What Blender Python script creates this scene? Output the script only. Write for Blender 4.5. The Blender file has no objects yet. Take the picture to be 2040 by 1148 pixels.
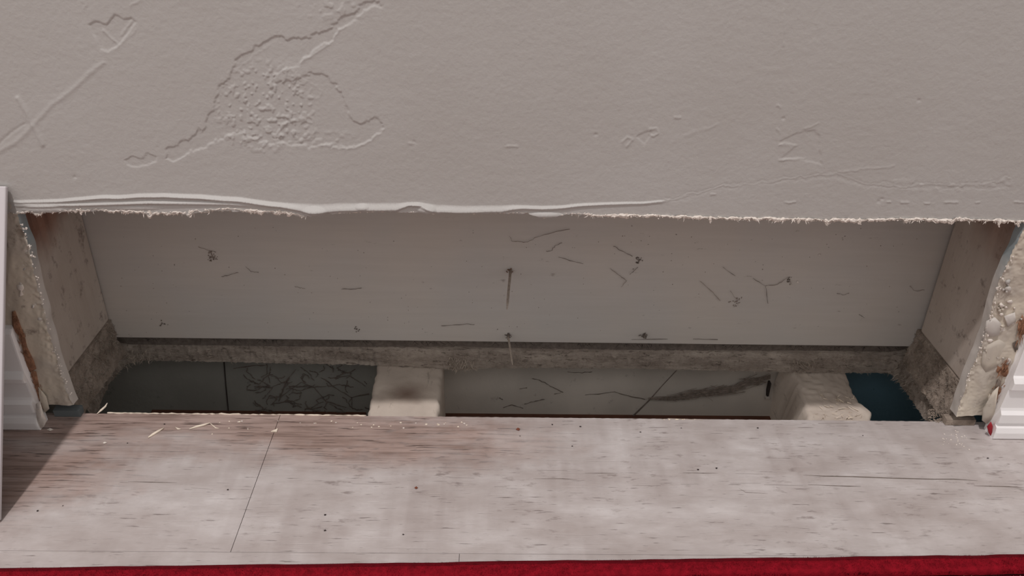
import bpy, math, random
import numpy as np
from mathutils import Vector, Matrix, noise as mn

random.seed(7); np.random.seed(7)
scene = bpy.context.scene
C = scene.collection

# ------------------------------------------------------------------ camera
F_PX, PITCH, YAW, ROLL = 1667.3, math.radians(29.975), math.radians(1.2997), math.radians(1.3786)
CAM = Vector((0.0, -0.45965, 0.38))
FW = Vector((math.sin(YAW)*math.cos(PITCH), math.cos(YAW)*math.cos(PITCH), -math.sin(PITCH)))
_r = FW.cross(Vector((0, 0, 1))).normalized(); _u = _r.cross(FW)
RT = math.cos(ROLL)*_r + math.sin(ROLL)*_u
UP = -math.sin(ROLL)*_r + math.cos(ROLL)*_u
cd = bpy.data.cameras.new('camera'); cam = bpy.data.objects.new('camera', cd); C.objects.link(cam)
m = Matrix((RT, UP, -FW)).transposed().to_4x4(); m.translation = CAM; cam.matrix_world = m
cd.sensor_width = 36.0; cd.lens = F_PX/2040*36.0; cd.clip_start = 0.01
scene.camera = cam

# ------------------------------------------------------------------ light
w = bpy.data.worlds.new('room_ambience'); scene.world = w; w.use_nodes = True
w.node_tree.nodes['Background'].inputs[0].default_value = (1.0, 0.965, 0.945, 1)
w.node_tree.nodes['Background'].inputs[1].default_value = 0.70
ld = bpy.data.lights.new('ceiling_lamp', 'AREA'); ld.shape = 'DISK'; ld.size = 0.11
ld.energy = 31; ld.color = (1.0, 0.955, 0.945)
lo = bpy.data.objects.new('ceiling_lamp', ld); C.objects.link(lo)
lo.location = (-0.33, -0.70, 2.35)
scene.view_settings.view_transform = 'Standard'; scene.view_settings.look = 'None'
scene.view_settings.exposure = 0.0; scene.view_settings.gamma = 1.0
scene.view_settings.use_curve_mapping = False

# ------------------------------------------------------------------ helpers
WY = 0.006            # front face of the drywall
WB = 0.0136           # its back face
PY = 0.1016           # cavity back panel
XL, XR = -0.3025, 0.3388   # stud faces
ZP = 0.0235           # top of the sole plate
ZS, ZJ = -0.008, -0.026    # subfloor top / bottom


def P(px, py, ax, v):
    """the point of the plane (axis ax = v) that the pixel looks at"""
    px, py, v = float(px), float(py), float(v); a = 'xyz'.index(ax)
    d = FW + (px-1020)/F_PX*RT + (574-py)/F_PX*UP
    return CAM + d*((v-CAM[a])/d[a])


def srgb(r, g, b):
    f = lambda c: c/12.92 if c <= 0.04045 else ((c+0.055)/1.055)**2.4
    return (f(r/255), f(g/255), f(b/255), 1)


def vn(x, y, s, seed=0):
    """smooth value noise on arrays, -1..1"""
    rs = np.random.RandomState(seed); T = rs.rand(256, 256)*2-1
    x = np.asarray(x)/s; y = np.asarray(y)/s
    xi = np.floor(x).astype(int); yi = np.floor(y).astype(int)
    fx = x-xi; fy = y-yi; fx = fx*fx*(3-2*fx); fy = fy*fy*(3-2*fy)
    g = lambda i, j: T[(xi+i) % 256, (yi+j) % 256]
    return (g(0, 0)*(1-fx)+g(1, 0)*fx)*(1-fy)+(g(0, 1)*(1-fx)+g(1, 1)*fx)*fy


def mesh_obj(name, verts, faces, mat, parent=None, smooth=True):
    me = bpy.data.meshes.new(name); me.from_pydata([tuple(v) for v in verts], [], faces); me.update()
    if smooth: me.polygons.foreach_set('use_smooth', [True]*len(me.polygons))
    o = bpy.data.objects.new(name, me); C.objects.link(o)
    if mat: me.materials.append(mat)
    if parent: o.parent = parent
    return o


def np_grid(name, X, Y, Z, mat, parent=None, flip=False):
    """arrays rows x cols -> one smooth grid mesh"""
    R, K = X.shape
    co = np.stack([X, Y, Z], -1).reshape(-1, 3).astype(np.float32)
    i = np.arange(R*K).reshape(R, K)
    q = np.stack([i[:-1, :-1], i[:-1, 1:], i[1:, 1:], i[1:, :-1]], -1).reshape(-1, 4)
    if flip: q = q[:, ::-1]
    me = bpy.data.meshes.new(name)
    me.vertices.add(len(co)); me.vertices.foreach_set('co', co.ravel())
    me.loops.add(q.size); me.loops.foreach_set('vertex_index', q.ravel().astype(np.int32))
    me.polygons.add(len(q)); me.polygons.foreach_set('loop_start', np.arange(0, q.size, 4, dtype=np.int32))
    me.polygons.foreach_set('loop_total', np.full(len(q), 4, dtype=np.int32))
    me.polygons.foreach_set('use_smooth', np.ones(len(q), dtype=bool))
    me.update(calc_edges=True); me.validate()
    o = bpy.data.objects.new(name, me); C.objects.link(o); me.materials.append(mat)
    if parent: o.parent = parent
    return o


def tag(o, label, cat=None, group=None, kind=None):
    if label: o['label'] = label
    if cat: o['category'] = cat
    if group: o['group'] = group
    if kind: o['kind'] = kind
    return o


def box_v(x0, x1, y0, y1, z0, z1):
    v = [(x, y, z) for z in (z0, z1) for y in (y0, y1) for x in (x0, x1)]
    f = [(0, 2, 3, 1), (4, 5, 7, 6), (0, 1, 5, 4), (2, 6, 7, 3), (0, 4, 6, 2), (1, 3, 7, 5)]
    return v, f


def box(name, x0, x1, y0, y1, z0, z1, mat, parent=None, bevel=0.0):
    v, f = box_v(x0, x1, y0, y1, z0, z1)
    o = mesh_obj(name, v, f, mat, parent, smooth=False)
    if bevel:
        b = o.modifiers.new('bevel', 'BEVEL'); b.width = bevel; b.segments = 2; b.limit_method = 'NONE'
    return o


def prism(name, poly, axis, mat, parent=None, smooth=False):
    """closed polygon (list of points) extruded by the vector axis"""
    n = len(poly); a = Vector(axis); v = [Vector(p) for p in poly]; v += [p+a for p in v]
    f = [tuple(range(n))[::-1], tuple(range(n, 2*n))] + [(i, (i+1) % n, n+(i+1) % n, n+i) for i in range(n)]
    return mesh_obj(name, v, f, mat, parent, smooth)


class MB:
    def __init__(s): s.v = []; s.f = []

    def tube(s, pts, radii, n=5):
        pts = [Vector(p) for p in pts]; b = len(s.v)
        for i, p in enumerate(pts):
            t = (pts[min(i+1, len(pts)-1)]-pts[max(i-1, 0)]).normalized()
            a = t.cross(Vector((0.31, 0.7, 0.64))).normalized(); c = t.cross(a)
            r = radii[i] if isinstance(radii, (list, tuple)) else radii
            for k in range(n):
                q = 2*math.pi*k/n; s.v.append(p+(a*math.cos(q)+c*math.sin(q))*r)
        for i in range(len(pts)-1):
            for k in range(n):
                s.f.append((b+i*n+k, b+i*n+(k+1) % n, b+(i+1)*n+(k+1) % n, b+(i+1)*n+k))
        s.f.append(tuple(b+k for k in range(n))[::-1]); e = b+(len(pts)-1)*n
        s.f.append(tuple(e+k for k in range(n)))

    def blob(s, c, rx, ry, rz, jag=0.35):
        # a deformed octahedral crumb, once subdivided
        base = [(1, 0, 0), (-1, 0, 0), (0, 1, 0), (0, -1, 0), (0, 0, 1), (0, 0, -1)]
        tri = [(0, 2, 4), (2, 1, 4), (1, 3, 4), (3, 0, 4), (2, 0, 5), (1, 2, 5), (3, 1, 5), (0, 3, 5)]
        b = len(s.v)
        ax = Vector((random.gauss(0, 1), random.gauss(0, 1), random.gauss(0, 1))).normalized()
        M = Matrix.Rotation(random.random()*6.28, 3, ax)
        for p in base:
            q = M @ Vector(p)*(1+random.uniform(-jag, jag))
            s.v.append(Vector((c[0]+q.x*rx, c[1]+q.y*ry, c[2]+q.z*rz)))
        s.f += [tuple(b+i for i in t) for t in tri]

    def fibre(s, p, d, l, wd):
        p = Vector(p); d = Vector(d).normalized()
        a = d.cross(Vector((random.gauss(0, 1), random.gauss(0, 1), random.gauss(0, 1)))).normalized()*wd
        k = a.cross(d).normalized()*l*random.uniform(-.25, .25)
        b = len(s.v); s.v += [p-a, p+a, p+d*l*.55+a*.7+k, p+d*l*.55-a*.7+k, p+d*l+k*.3]
        s.f += [(b, b+1, b+2, b+3), (b+3, b+2, b+4)]

    def build(s, name, mat, parent=None, smooth=False):
        return mesh_obj(name, s.v, s.f, mat, parent, smooth)


# ------------------------------------------------------------------ materials
class NT:
    def __init__(s, name, rough=0.8, spec=0.3):
        s.m = bpy.data.materials.new(name); s.m.use_nodes = True; s.t = s.m.node_tree
        s.b = s.t.nodes['Principled BSDF']; s.b.inputs['Roughness'].default_value = rough
        s.b.inputs['Specular IOR Level'].default_value = spec
        s.co = s.t.nodes.new('ShaderNodeTexCoord').outputs['Object']

    def link(s, a, b): s.t.links.new(a, b)

    def mapping(s, scale=(1, 1, 1), rot=(0, 0, 0), loc=(0, 0, 0), src=None):
        n = s.t.nodes.new('ShaderNodeMapping'); n.inputs['Scale'].default_value = scale
        n.inputs['Rotation'].default_value = rot; n.inputs['Location'].default_value = loc
        s.link(src or s.co, n.inputs['Vector']); return n.outputs[0]

    def noise(s, scale, detail=4, rough=0.55, vec=None, dist=0.0):
        n = s.t.nodes.new('ShaderNodeTexNoise'); n.inputs['Scale'].default_value = scale
        n.inputs['Detail'].default_value = detail; n.inputs['Roughness'].default_value = rough
        n.inputs['Distortion'].default_value = dist
        s.link(vec or s.co, n.inputs['Vector']); return n.outputs['Fac']

    def voro(s, scale, vec=None, feature='F1'):
        n = s.t.nodes.new('ShaderNodeTexVoronoi'); n.inputs['Scale'].default_value = scale; n.feature = feature
        s.link(vec or s.co, n.inputs['Vector']); return n.outputs['Distance']

    def ramp(s, fac, stops):
        n = s.t.nodes.new('ShaderNodeValToRGB'); e = n.color_ramp.elements
        while len(e) < len(stops): e.new(0.5)
        for k, (p, c) in enumerate(stops):
            e[k].position = p; e[k].color = c if isinstance(c, tuple) else (c, c, c, 1)
        s.link(fac, n.inputs['Fac']); return n.outputs['Color']

    def math(s, op, a, b=None):
        n = s.t.nodes.new('ShaderNodeMath'); n.operation = op
        for i, q in enumerate((a, b)):
            if q is None: continue
            if isinstance(q, (int, float)): n.inputs[i].default_value = q
            else: s.link(q, n.inputs[i])
        return n.outputs[0]

    def mix(s, fac, a, b, mode='MIX'):
        n = s.t.nodes.new('ShaderNodeMix'); n.data_type = 'RGBA'; n.blend_type = mode
        for sock, q in ((n.inputs[0], fac), (n.inputs[6], a), (n.inputs[7], b)):
            if isinstance(q, (int, float)): sock.default_value = q
            elif isinstance(q, tuple): sock.default_value = q
            else: s.link(q, sock)
        return n.outputs[2]

    def spot(s, c, r, soft=0.5):
        """1 inside an ellipsoid about c with radii r, with a soft rim"""
        v = s.mapping(scale=tuple(1/q for q in r), loc=tuple(-p/q for p, q in zip(c, r)))
        n = s.t.nodes.new('ShaderNodeVectorMath'); n.operation = 'LENGTH'; s.link(v, n.inputs[0])
        wob = s.math('MULTIPLY', s.math('SUBTRACT', s.noise(55, 4), 0.5), 0.7)
        return s.ramp(s.math('ADD', n.outputs['Value'], wob), [(1-soft, 1.0), (1.0, 0.0)])

    def col(s, c):
        if isinstance(c, tuple): s.b.inputs['Base Color'].default_value = c
        else: s.link(c, s.b.inputs['Base Color'])

    def bump(s, h, dist=0.001, strength=0.5):
        n = s.t.nodes.new('ShaderNodeBump'); n.inputs['Distance'].default_value = dist
        n.inputs['Strength'].default_value = strength; s.link(h, n.inputs['Height'])
        s.link(n.outputs[0], s.b.inputs['Normal'])


def plain(name, c, rough=0.8, var=0.15, scale=120, bump=0.0, spec=0.3):
    n = NT(name, rough, spec)
    d = tuple(q*(1-var) for q in c[:3])+(1,); l = tuple(min(1, q*(1+var)) for q in c[:3])+(1,)
    f = n.noise(scale, 5); n.col(n.ramp(f, [(0.3, d), (0.7, l)]))
    if bump: n.bump(n.noise(scale*4, 4), bump, 0.6)
    return n.m


M = {}
# painted drywall
n = NT('wall_paint', 0.55, 0.35)
n.col(n.mix(n.ramp(n.noise(7, 3), [(0.35, 0.0), (0.7, 1.0)]), srgb(175, 171, 167), srgb(181, 178, 175)))
n.bump(n.math('ADD', n.noise(420, 3), n.noise(160, 3)), 0.0004, 0.45); M['paint'] = n.m
# raw drywall strip beside the opening
n = NT('scraped_drywall', 0.75, 0.3)
a = n.mix(n.ramp(n.noise(28, 5), [(0.42, 0.0), (0.58, 1.0)]), srgb(186, 176, 164), srgb(205, 194, 178))
a = n.mix(n.ramp(n.noise(60, 6, 0.65), [(0.60, 0.0), (0.68, 1.0)]), a, srgb(150, 138, 126))
a = n.mix(n.ramp(n.noise(95, 6, 0.7, n.mapping(loc=(3, 1, 2))), [(0.64, 0.0), (0.70, 1.0)]), a, srgb(225, 219, 212))
n.col(a); n.bump(n.noise(120, 6), 0.0008, 0.4); M['scraped'] = n.m
n = NT('cut_gypsum_skim', 0.7, 0.3)
a = n.mix(n.ramp(n.noise(40, 5), [(0.3, 0.0), (0.7, 1.0)]), srgb(186, 178, 171), srgb(204, 197, 190))
sx = n.t.nodes.new('ShaderNodeSeparateXYZ'); n.link(n.co, sx.inputs[0])
a = n.mix(n.ramp(n.math('ADD', sx.outputs[2], n.math('MULTIPLY', n.noise(60, 3), .02)), [(0.128, 0.0), (0.150, 1.0)]), a, srgb(142, 150, 152))
n.col(a); n.bump(n.noise(160, 4), 0.0003, 0.6); M['cut_edge'] = n.m
M['gypsum'] = plain('broken_gypsum', srgb(222, 212, 203), 0.9, 0.08, 300, 0.0006)
M['kraft'] = plain('torn_brown_paper', srgb(148, 108, 84), 0.9, 0.4, 300, 0.0015)
M['white_gloss'] = plain('white_trim_paint', srgb(236, 232, 231), 0.4, 0.03, 20, 0.0001, 0.45)
M['board_white'] = plain('white_panel_paint', srgb(196, 190, 192), 0.5, 0.02, 8)
# cavity back panel: grey backing paper with faint dust
n = NT('backing_paper', 0.85, 0.2)
a = n.mix(n.ramp(n.noise(9, 3), [(0.4, 0.0), (0.65, 1.0)]), srgb(192, 183, 175), srgb(187, 181, 176))
a = n.mix(n.ramp(n.noise(120, 6, 0.7, n.mapping(scale=(.5, 1, 1.4))), [(0.66, 0.0), (0.74, 0.6)]), a, srgb(112, 100, 92))
a = n.mix(n.math('MULTIPLY', n.ramp(n.noise(260, 3, 0.6, n.mapping(scale=(.06, 1, 1))), [(0.35, 0.0), (0.8, 1.0)]), 0.12), a, srgb(140, 130, 122))
n.col(a); n.bump(n.noise(300, 3), 0.0003, 0.3); M['panel'] = n.m


def stud_mat(name, russet, c):
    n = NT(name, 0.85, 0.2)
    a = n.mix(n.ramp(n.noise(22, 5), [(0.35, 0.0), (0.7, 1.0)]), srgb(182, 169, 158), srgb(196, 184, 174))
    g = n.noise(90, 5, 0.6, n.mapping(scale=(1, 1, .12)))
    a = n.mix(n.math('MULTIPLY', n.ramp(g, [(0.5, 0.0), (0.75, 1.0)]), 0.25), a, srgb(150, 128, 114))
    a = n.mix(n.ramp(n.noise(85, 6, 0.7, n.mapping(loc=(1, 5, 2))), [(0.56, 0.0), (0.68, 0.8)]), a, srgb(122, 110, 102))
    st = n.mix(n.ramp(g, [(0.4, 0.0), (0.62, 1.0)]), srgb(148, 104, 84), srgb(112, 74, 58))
    a = n.mix(n.math('MULTIPLY', n.spot(c, (.2, .055, .045), 0.6), russet), a, st)  # brown blot near the top paints the cavity's shade into the wood
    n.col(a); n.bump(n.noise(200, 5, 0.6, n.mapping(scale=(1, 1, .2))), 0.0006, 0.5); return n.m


M['stud_l'] = stud_mat('stud_wood_shade_top', 0.85, (XL, 0.045, 0.15))
M['stud_r'] = stud_mat('stud_wood_pale', 0.55, (XR, 0.045, 0.155))  # same painted shade at the top, fainter
# fuzzy dirty cut wood
n = NT('dusty_cut_wood', 0.95, 0.1)
a = n.mix(n.ramp(n.noise(70, 6, 0.65), [(0.35, 0.0), (0.68, 1.0)]), srgb(126, 112, 101), srgb(176, 161, 148))
a = n.mix(n.ramp(n.noise(300, 6, 0.7), [(0.56, 0.0), (0.68, 0.7)]), a, srgb(92, 79, 70))
n.col(a); n.bump(n.noise(350, 6, 0.7), 0.0016, 0.9); M['fuzz'] = n.m
M['fibre'] = plain('wood_fibre', srgb(188, 174, 160), 0.9, 0.3, 200)
M['fibre_d'] = plain('grey_wood_fibre', srgb(158, 147, 136), 0.9, 0.35, 200)
n = NT('joist_wood', 0.85, 0.2)
a = n.mix(n.ramp(n.noise(30, 5), [(0.35, 0.0), (0.65, 1.0)]), srgb(196, 182, 170), srgb(216, 203, 190))
a = n.mix(n.spot((-.07, .075, ZJ), (.024, .016, .05), 1.0), a, srgb(140, 120, 108))
a = n.mix(n.ramp(n.noise(160, 5, 0.7, n.mapping(scale=(1, .25, 1))), [(0.6, 0.0), (0.72, 0.6)]), a, srgb(132, 116, 103))
n.col(a); n.bump(n.noise(220, 5), 0.0006, 0.5); M['joist'] = n.m


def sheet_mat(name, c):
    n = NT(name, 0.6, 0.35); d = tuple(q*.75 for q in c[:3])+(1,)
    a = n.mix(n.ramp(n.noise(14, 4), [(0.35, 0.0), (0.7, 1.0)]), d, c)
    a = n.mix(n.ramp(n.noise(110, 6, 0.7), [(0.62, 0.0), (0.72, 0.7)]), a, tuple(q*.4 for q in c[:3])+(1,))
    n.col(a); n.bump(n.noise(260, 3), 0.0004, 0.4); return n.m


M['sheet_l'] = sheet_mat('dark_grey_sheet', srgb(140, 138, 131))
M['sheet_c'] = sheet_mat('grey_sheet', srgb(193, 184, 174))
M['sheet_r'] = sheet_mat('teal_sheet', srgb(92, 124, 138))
M['seam'] = plain('dark_seam', srgb(52, 46, 43), 0.9, 0.2)
M['web'] = plain('dust_web', srgb(112, 102, 95), 1.0, 0.25, 300, 0, 0.05)
M['web_pale'] = plain('dust_web_pale', srgb(140, 128, 119), 1.0, 0.25, 300, 0, 0.05)
M['russet'] = plain('rusty_nail', srgb(128, 96, 80), 0.9, 0.35, 500, 0.0005)
M['nail'] = plain('dusty_nail', srgb(176, 162, 150), 0.85, 0.25, 500, 0.0004)
M['brown'] = plain('brown_batten', srgb(96, 62, 48), 0.85, 0.2, 90)
M['dark'] = plain('black_speck', srgb(48, 40, 38), 0.9, 0.2, 300)
M['brown_chip'] = plain('brown_chip', srgb(120, 66, 48), 0.8, 0.25, 400)
M['splinter'] = plain('pale_splinter', srgb(232, 218, 200), 0.8, 0.12, 250)
M['gap_shade'] = plain('blue_grey_gap_shade', srgb(98, 104, 106), 0.7, 0.1, 60)
M['red_paint'] = plain('red_paint', srgb(150, 28, 40), 0.6, 0.12, 80)
M['rug'] = plain('red_pile', srgb(126, 14, 28), 0.95, 0.28, 260, 0.001, 0.1)
M['rug_edge'] = plain('bound_red_edge', srgb(92, 9, 20), 0.95, 0.2, 260, 0.001, 0.1)
M['rug_dark'] = plain('dark_red_pile', srgb(72, 8, 18), 0.95, 0.25, 260, 0.001, 0.1)
M['rug_cream'] = plain('cream_pile', srgb(196, 176, 140), 0.95, 0.3, 240, 0.001, 0.1)
n = NT('patterned_pile', 0.95, 0.1)
n.col(n.mix(n.ramp(n.noise(38, 3), [(0.56, 0.0), (0.60, 1.0)]), srgb(96, 12, 24), srgb(190, 170, 134))); M['rug_field'] = n.m
M['ceiling'] = plain('ceiling_paint', srgb(215, 208, 200), 0.9, 0.03, 6)


# whitewashed laminate: tan near the wall on the left, pale elsewhere
def floor_mat():
    n = NT('whitewashed_laminate', 0.42, 0.4)
    pale = n.mix(n.ramp(n.noise(26, 5, 0.6, n.mapping(scale=(.6, 1.3, 1))), [(0.33, 0.0), (0.68, 1.0)]), srgb(172, 161, 157), srgb(202, 195, 193))
    # saw marks, running diagonally left of the middle, across on the right
    wv = n.t.nodes.new('ShaderNodeTexNoise'); wv.inputs['Scale'].default_value = 95; wv.inputs['Detail'].default_value = 2
    n.link(n.mapping(scale=(1, .07, 1), rot=(0, 0, math.radians(24))), wv.inputs['Vector'])
    saw = n.math('MULTIPLY', n.ramp(wv.outputs['Fac'], [(0.42, 0.0), (0.62, 1.0)]), n.ramp(n.noise(16, 3, 0.5, n.mapping(loc=(4, 2, 0))), [(0.38, 0.0), (0.6, 1.0)]))
    pale = n.mix(n.math('MULTIPLY', saw, 0.32), pale, srgb(154, 141, 137))
    mo = n.ramp(n.noise(95, 6, 0.68, n.mapping(scale=(.42, 1, 1), loc=(6, 6, 6))), [(0.38, 0.0), (0.66, 1.0)])
    pale = n.mix(n.math('MULTIPLY', mo, 0.38), pale, srgb(160, 149, 145))
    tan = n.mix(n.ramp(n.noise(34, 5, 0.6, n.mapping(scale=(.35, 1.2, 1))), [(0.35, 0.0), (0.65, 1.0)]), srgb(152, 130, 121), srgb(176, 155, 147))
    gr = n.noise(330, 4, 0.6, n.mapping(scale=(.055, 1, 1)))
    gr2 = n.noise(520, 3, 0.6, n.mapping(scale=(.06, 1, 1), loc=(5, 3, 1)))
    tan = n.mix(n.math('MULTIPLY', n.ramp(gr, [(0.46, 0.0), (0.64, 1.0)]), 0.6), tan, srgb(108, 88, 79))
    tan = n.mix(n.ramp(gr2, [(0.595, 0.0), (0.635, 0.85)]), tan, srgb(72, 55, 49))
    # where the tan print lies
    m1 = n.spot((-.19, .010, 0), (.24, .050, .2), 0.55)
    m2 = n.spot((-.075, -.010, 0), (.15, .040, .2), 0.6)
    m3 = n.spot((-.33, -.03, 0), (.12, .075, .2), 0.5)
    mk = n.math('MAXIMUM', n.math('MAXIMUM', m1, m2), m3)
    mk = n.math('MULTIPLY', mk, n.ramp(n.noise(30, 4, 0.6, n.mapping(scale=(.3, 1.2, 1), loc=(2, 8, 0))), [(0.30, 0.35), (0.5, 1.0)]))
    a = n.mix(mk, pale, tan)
    # sparse fine dark dashes everywhere
    pg = n.noise(640, 3, 0.6, n.mapping(scale=(.075, 1, 1), loc=(9, 4, 0)))
    a = n.mix(n.math('MULTIPLY', n.ramp(pg, [(0.64, 0.0), (0.69, 1.0)]), 0.7), a, srgb(96, 84, 80))
    sm = n.ramp(n.noise(210, 5, 0.65, n.mapping(scale=(.35, 1, 1), loc=(1, 1, 3))), [(0.57, 0.0), (0.68, 1.0)])
    a = n.mix(n.math('MULTIPLY', n.math('MULTIPLY', sm, n.ramp(n.noise(12, 2, 0.5, n.mapping(loc=(7, 1, 1))), [(0.44, 0.0), (0.58, 1.0)])), 0.75), a, srgb(132, 120, 116))
    n.col(a); n.bump(n.math('SUBTRACT', 0.0, n.math('MAXIMUM', n.ramp(gr2, [(0.6, 0.0), (0.67, 1.0)]), n.ramp(pg, [(0.64, 0.0), (0.7, 1.0)]))), 0.0003, 0.4)
    return n.m


M['floor'] = floor_mat()

# ------------------------------------------------------------------ the front wall, its relief built as geometry
CUT = [(-900, 425), (38, 425), (60, 422), (75, 427), (95, 422), (160, 419), (250, 420), (290, 424), (300, 430), (310, 423), (370, 425), (378, 431), (388, 423), (430, 418),
       (480, 420), (540, 422), (580, 425), (600, 431), (622, 430), (640, 426), (700, 423), (760, 420), (830, 423), (860, 425), (900, 423), (1000, 424), (1050, 425),
       (1085, 433), (1110, 430), (1130, 426), (1200, 429), (1300, 431), (1400, 434), (1500, 436), (1640, 439), (1647, 445), (1656, 439), (1700, 440), (1770, 437),
       (1885, 440), (1895, 443), (1905, 438), (1990, 440), (2040, 442), (3000, 455)]
cw = [P(a, b, 'y', WY) for a, b in CUT]
cutx = np.array([p.x for p in cw]); cutz = np.array([p.z for p in cw])


def proj_np(X, Y, Z):
    dx, dy, dz = X-CAM.x, Y-CAM.y, Z-CAM.z
    d = dx*FW.x+dy*FW.y+dz*FW.z
    return 1020+F_PX*(dx*RT.x+dy*RT.y+dz*RT.z)/d, 574-F_PX*(dx*UP.x+dy*UP.y+dz*UP.z)/d


def seg_dist(px, py, pts, closed=False):
    pts = np.array(pts, float); D = np.full(px.shape, 1e9)
    n = len(pts)
    for i in range(n if closed else n-1):
        a, b = pts[i], pts[(i+1) % n]; d = b-a; L = d@d+1e-9
        t = np.clip(((px-a[0])*d[0]+(py-a[1])*d[1])/L, 0, 1)
        D = np.minimum(D, np.hypot(px-a[0]-t*d[0], py-a[1]-t*d[1]))
    return D


def inside(px, py, pts):
    pts = np.array(pts, float); r = np.zeros(px.shape, bool); n = len(pts)
    for i in range(n):
        (x0, y0), (x1, y1) = pts[i], pts[(i+1) % n]
        c = ((y0 > py) != (y1 > py)); xx = (x1-x0)*(py-y0)/((y1-y0) if y1 != y0 else 1e-9)+x0
        r ^= c & (px < xx)
    return r


def relief(px, py):
    """height of the paint surface in metres, + is proud of the wall"""
    H = np.zeros(px.shape)
    jx = px+2.2*vn(px, py, 11, 1)+1.3*vn(px, py, 5, 2); jy = py+2.2*vn(px, py, 11, 3)+1.3*vn(px, py, 5, 4)

    def region(pts, pad):
        q = np.array(pts, float); return ((px > q[:, 0].min()-pad) & (px < q[:, 0].max()+pad) & (py > q[:, 1].min()-pad) & (py < q[:, 1].max()+pad))

    def hollow(pts, depth, e=2.2, jag=1.0):
        k = region(pts, 14)
        if not k.any(): return
        x, y = px[k]+(jx[k]-px[k])*jag, py[k]+(jy[k]-py[k])*jag
        d = seg_dist(x, y, pts, True); d = np.where(inside(x, y, pts), d, -d)
        s = np.clip((d+e)/(2*e), 0, 1); H[k] -= depth*s*s*(3-2*s)

    def ridge(pts, wd, a, jag=1.0):
        k = region(pts, wd*4+6)
        if not k.any(): return
        x, y = px[k]+(jx[k]-px[k])*jag, py[k]+(jy[k]-py[k])*jag
        H[k] += a*np.exp(-(seg_dist(x, y, pts)/wd)**2)

    # big scraped patch
    big = [(326, 316), (336, 294), (362, 286), (386, 272), (396, 257), (405, 262), (413, 238), (426, 214), (433, 190), (437, 171), (456, 155), (470, 126), (482, 108),
           (502, 99), (516, 90), (532, 81), (549, 69), (572, 78), (602, 80), (618, 71), (648, 64), (666, 50), (680, 36), (700, 28), (722, 8), (745, 4), (760, 8), (725, 22), (703, 44), (672, 60), (657, 86),
           (640, 86), (626, 96), (610, 114), (590, 131), (566, 138), (545, 160), (560, 165), (582, 158), (600, 150), (622, 147), (652, 152), (666, 166), (679, 195), (691, 221), (702, 240), (716, 248),
           (728, 243), (736, 233), (754, 235), (767, 246), (766, 258), (742, 275), (716, 290), (690, 293), (642, 291), (592, 290), (546, 284), (510, 281), (486, 264), (452, 270), (446, 281),
           (426, 281), (410, 295), (386, 300), (362, 311), (346, 319)]
    hollow(big, 0.00045, 2.0, 1.9)
    hollow([(248, 318), (262, 313), (286, 316), (294, 306), (312, 312), (310, 322), (290, 329), (264, 333), (252, 328)], 0.00035)
    # blisters inside it
    k = (px > 425) & (px < 640) & (py > 110) & (py < 305)
    if k.any():
        x, y = px[k], py[k]
        wgt = np.clip(1.25-np.hypot((x-530)/95, (y-215)/85), 0, 1)
        b = vn(x, y, 7.5, 11)+.5*vn(x, y, 4, 12)
        H[k] += 0.00042*np.clip((b-.28)*3, 0, 1)*np.clip(wgt*2, 0, 1)
    k = (px > 455) & (px < 760) & (py > 252) & (py < 300)
    if k.any():
        x, y = px[k], py[k]
        b = vn(x, y, 8, 15); wgt = np.clip(1-np.abs(y-277)/22, 0, 1)*np.clip((720-x)/60, 0, 1)
        H[k] += 0.0004*np.clip((b-.15)*3, 0, 1)*wgt
    k = (px > 590) & (px < 770) & (py < 45)
    if k.any():
        x, y = px[k], py[k]
        b = vn(x, y, 11, 16); H[k] += 0.00035*np.clip((b-.1)*4, 0, 1)*np.clip(1.2-np.hypot((x-665)/80, (y-16)/26), 0, 1)
    ridge([(598, 152), (620, 168), (640, 182), (636, 196), (612, 190), (620, 176)], 2.2, .00012)
    ridge([(565, 250), (585, 240), (605, 238), (622, 246), (630, 262), (615, 280), (590, 284)], 2.4, .00022)
    ridge([(436, 190), (445, 240), (450, 272)], 2.0, .00012); ridge([(470, 140), (510, 108), (545, 85)], 2, .0001)
    ridge([(700, 44), (672, 64), (657, 88), (612, 116), (585, 133), (560, 142)], 2.2, .00022)
    ridge([(765, 258), (742, 277), (716, 292), (690, 295), (640, 292)], 2.2, .0002)
    # small scraped patch upper left
    hollow([(175, 50), (190, 42), (212, 50), (228, 28), (245, 38), (262, 35), (270, 44), (258, 62), (236, 90), (216, 103), (200, 98), (190, 74)], 0.00045, jag=.5)
    ridge([(205, 62), (220, 74), (236, 90)], 2.4, .0003, .4); ridge([(262, 44), (252, 56), (243, 70)], 3, .00025, .6)
    ridge([(200, 95), (216, 103), (240, 90), (270, 60)], 2.5, .0001); ridge([(164, 0), (172, 10), (168, 16)], 3, .0002); ridge([(262, 12), (282, 0)], 3, .0002)
    # trowel strokes at the left edge
    ridge([(0, 300), (30, 285), (58, 258), (76, 238), (100, 212), (135, 186), (152, 172), (180, 145), (205, 125)], 5, .00028, .3)
    ridge([(36, 196), (52, 222), (66, 250), (85, 288)], 4.5, .0006, .3); ridge([(0, 285), (30, 258), (48, 248)], 3, -.00025, .3)
    # right-hand dents
    hollow([(1268, 272), (1284, 264), (1296, 260), (1300, 266), (1284, 288)], 0.0003, 1.8, .3)
    ridge([(1294, 257), (1308, 256), (1312, 266), (1302, 272), (1294, 268), (1294, 257)], 2, .0003, .2)
    ridge([(1240, 282), (1250, 273), (1260, 278), (1248, 292)], 2.2, .00028, .3); ridge([(1365, 270), (1400, 258), (1430, 248)], 3, .00012)
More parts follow.
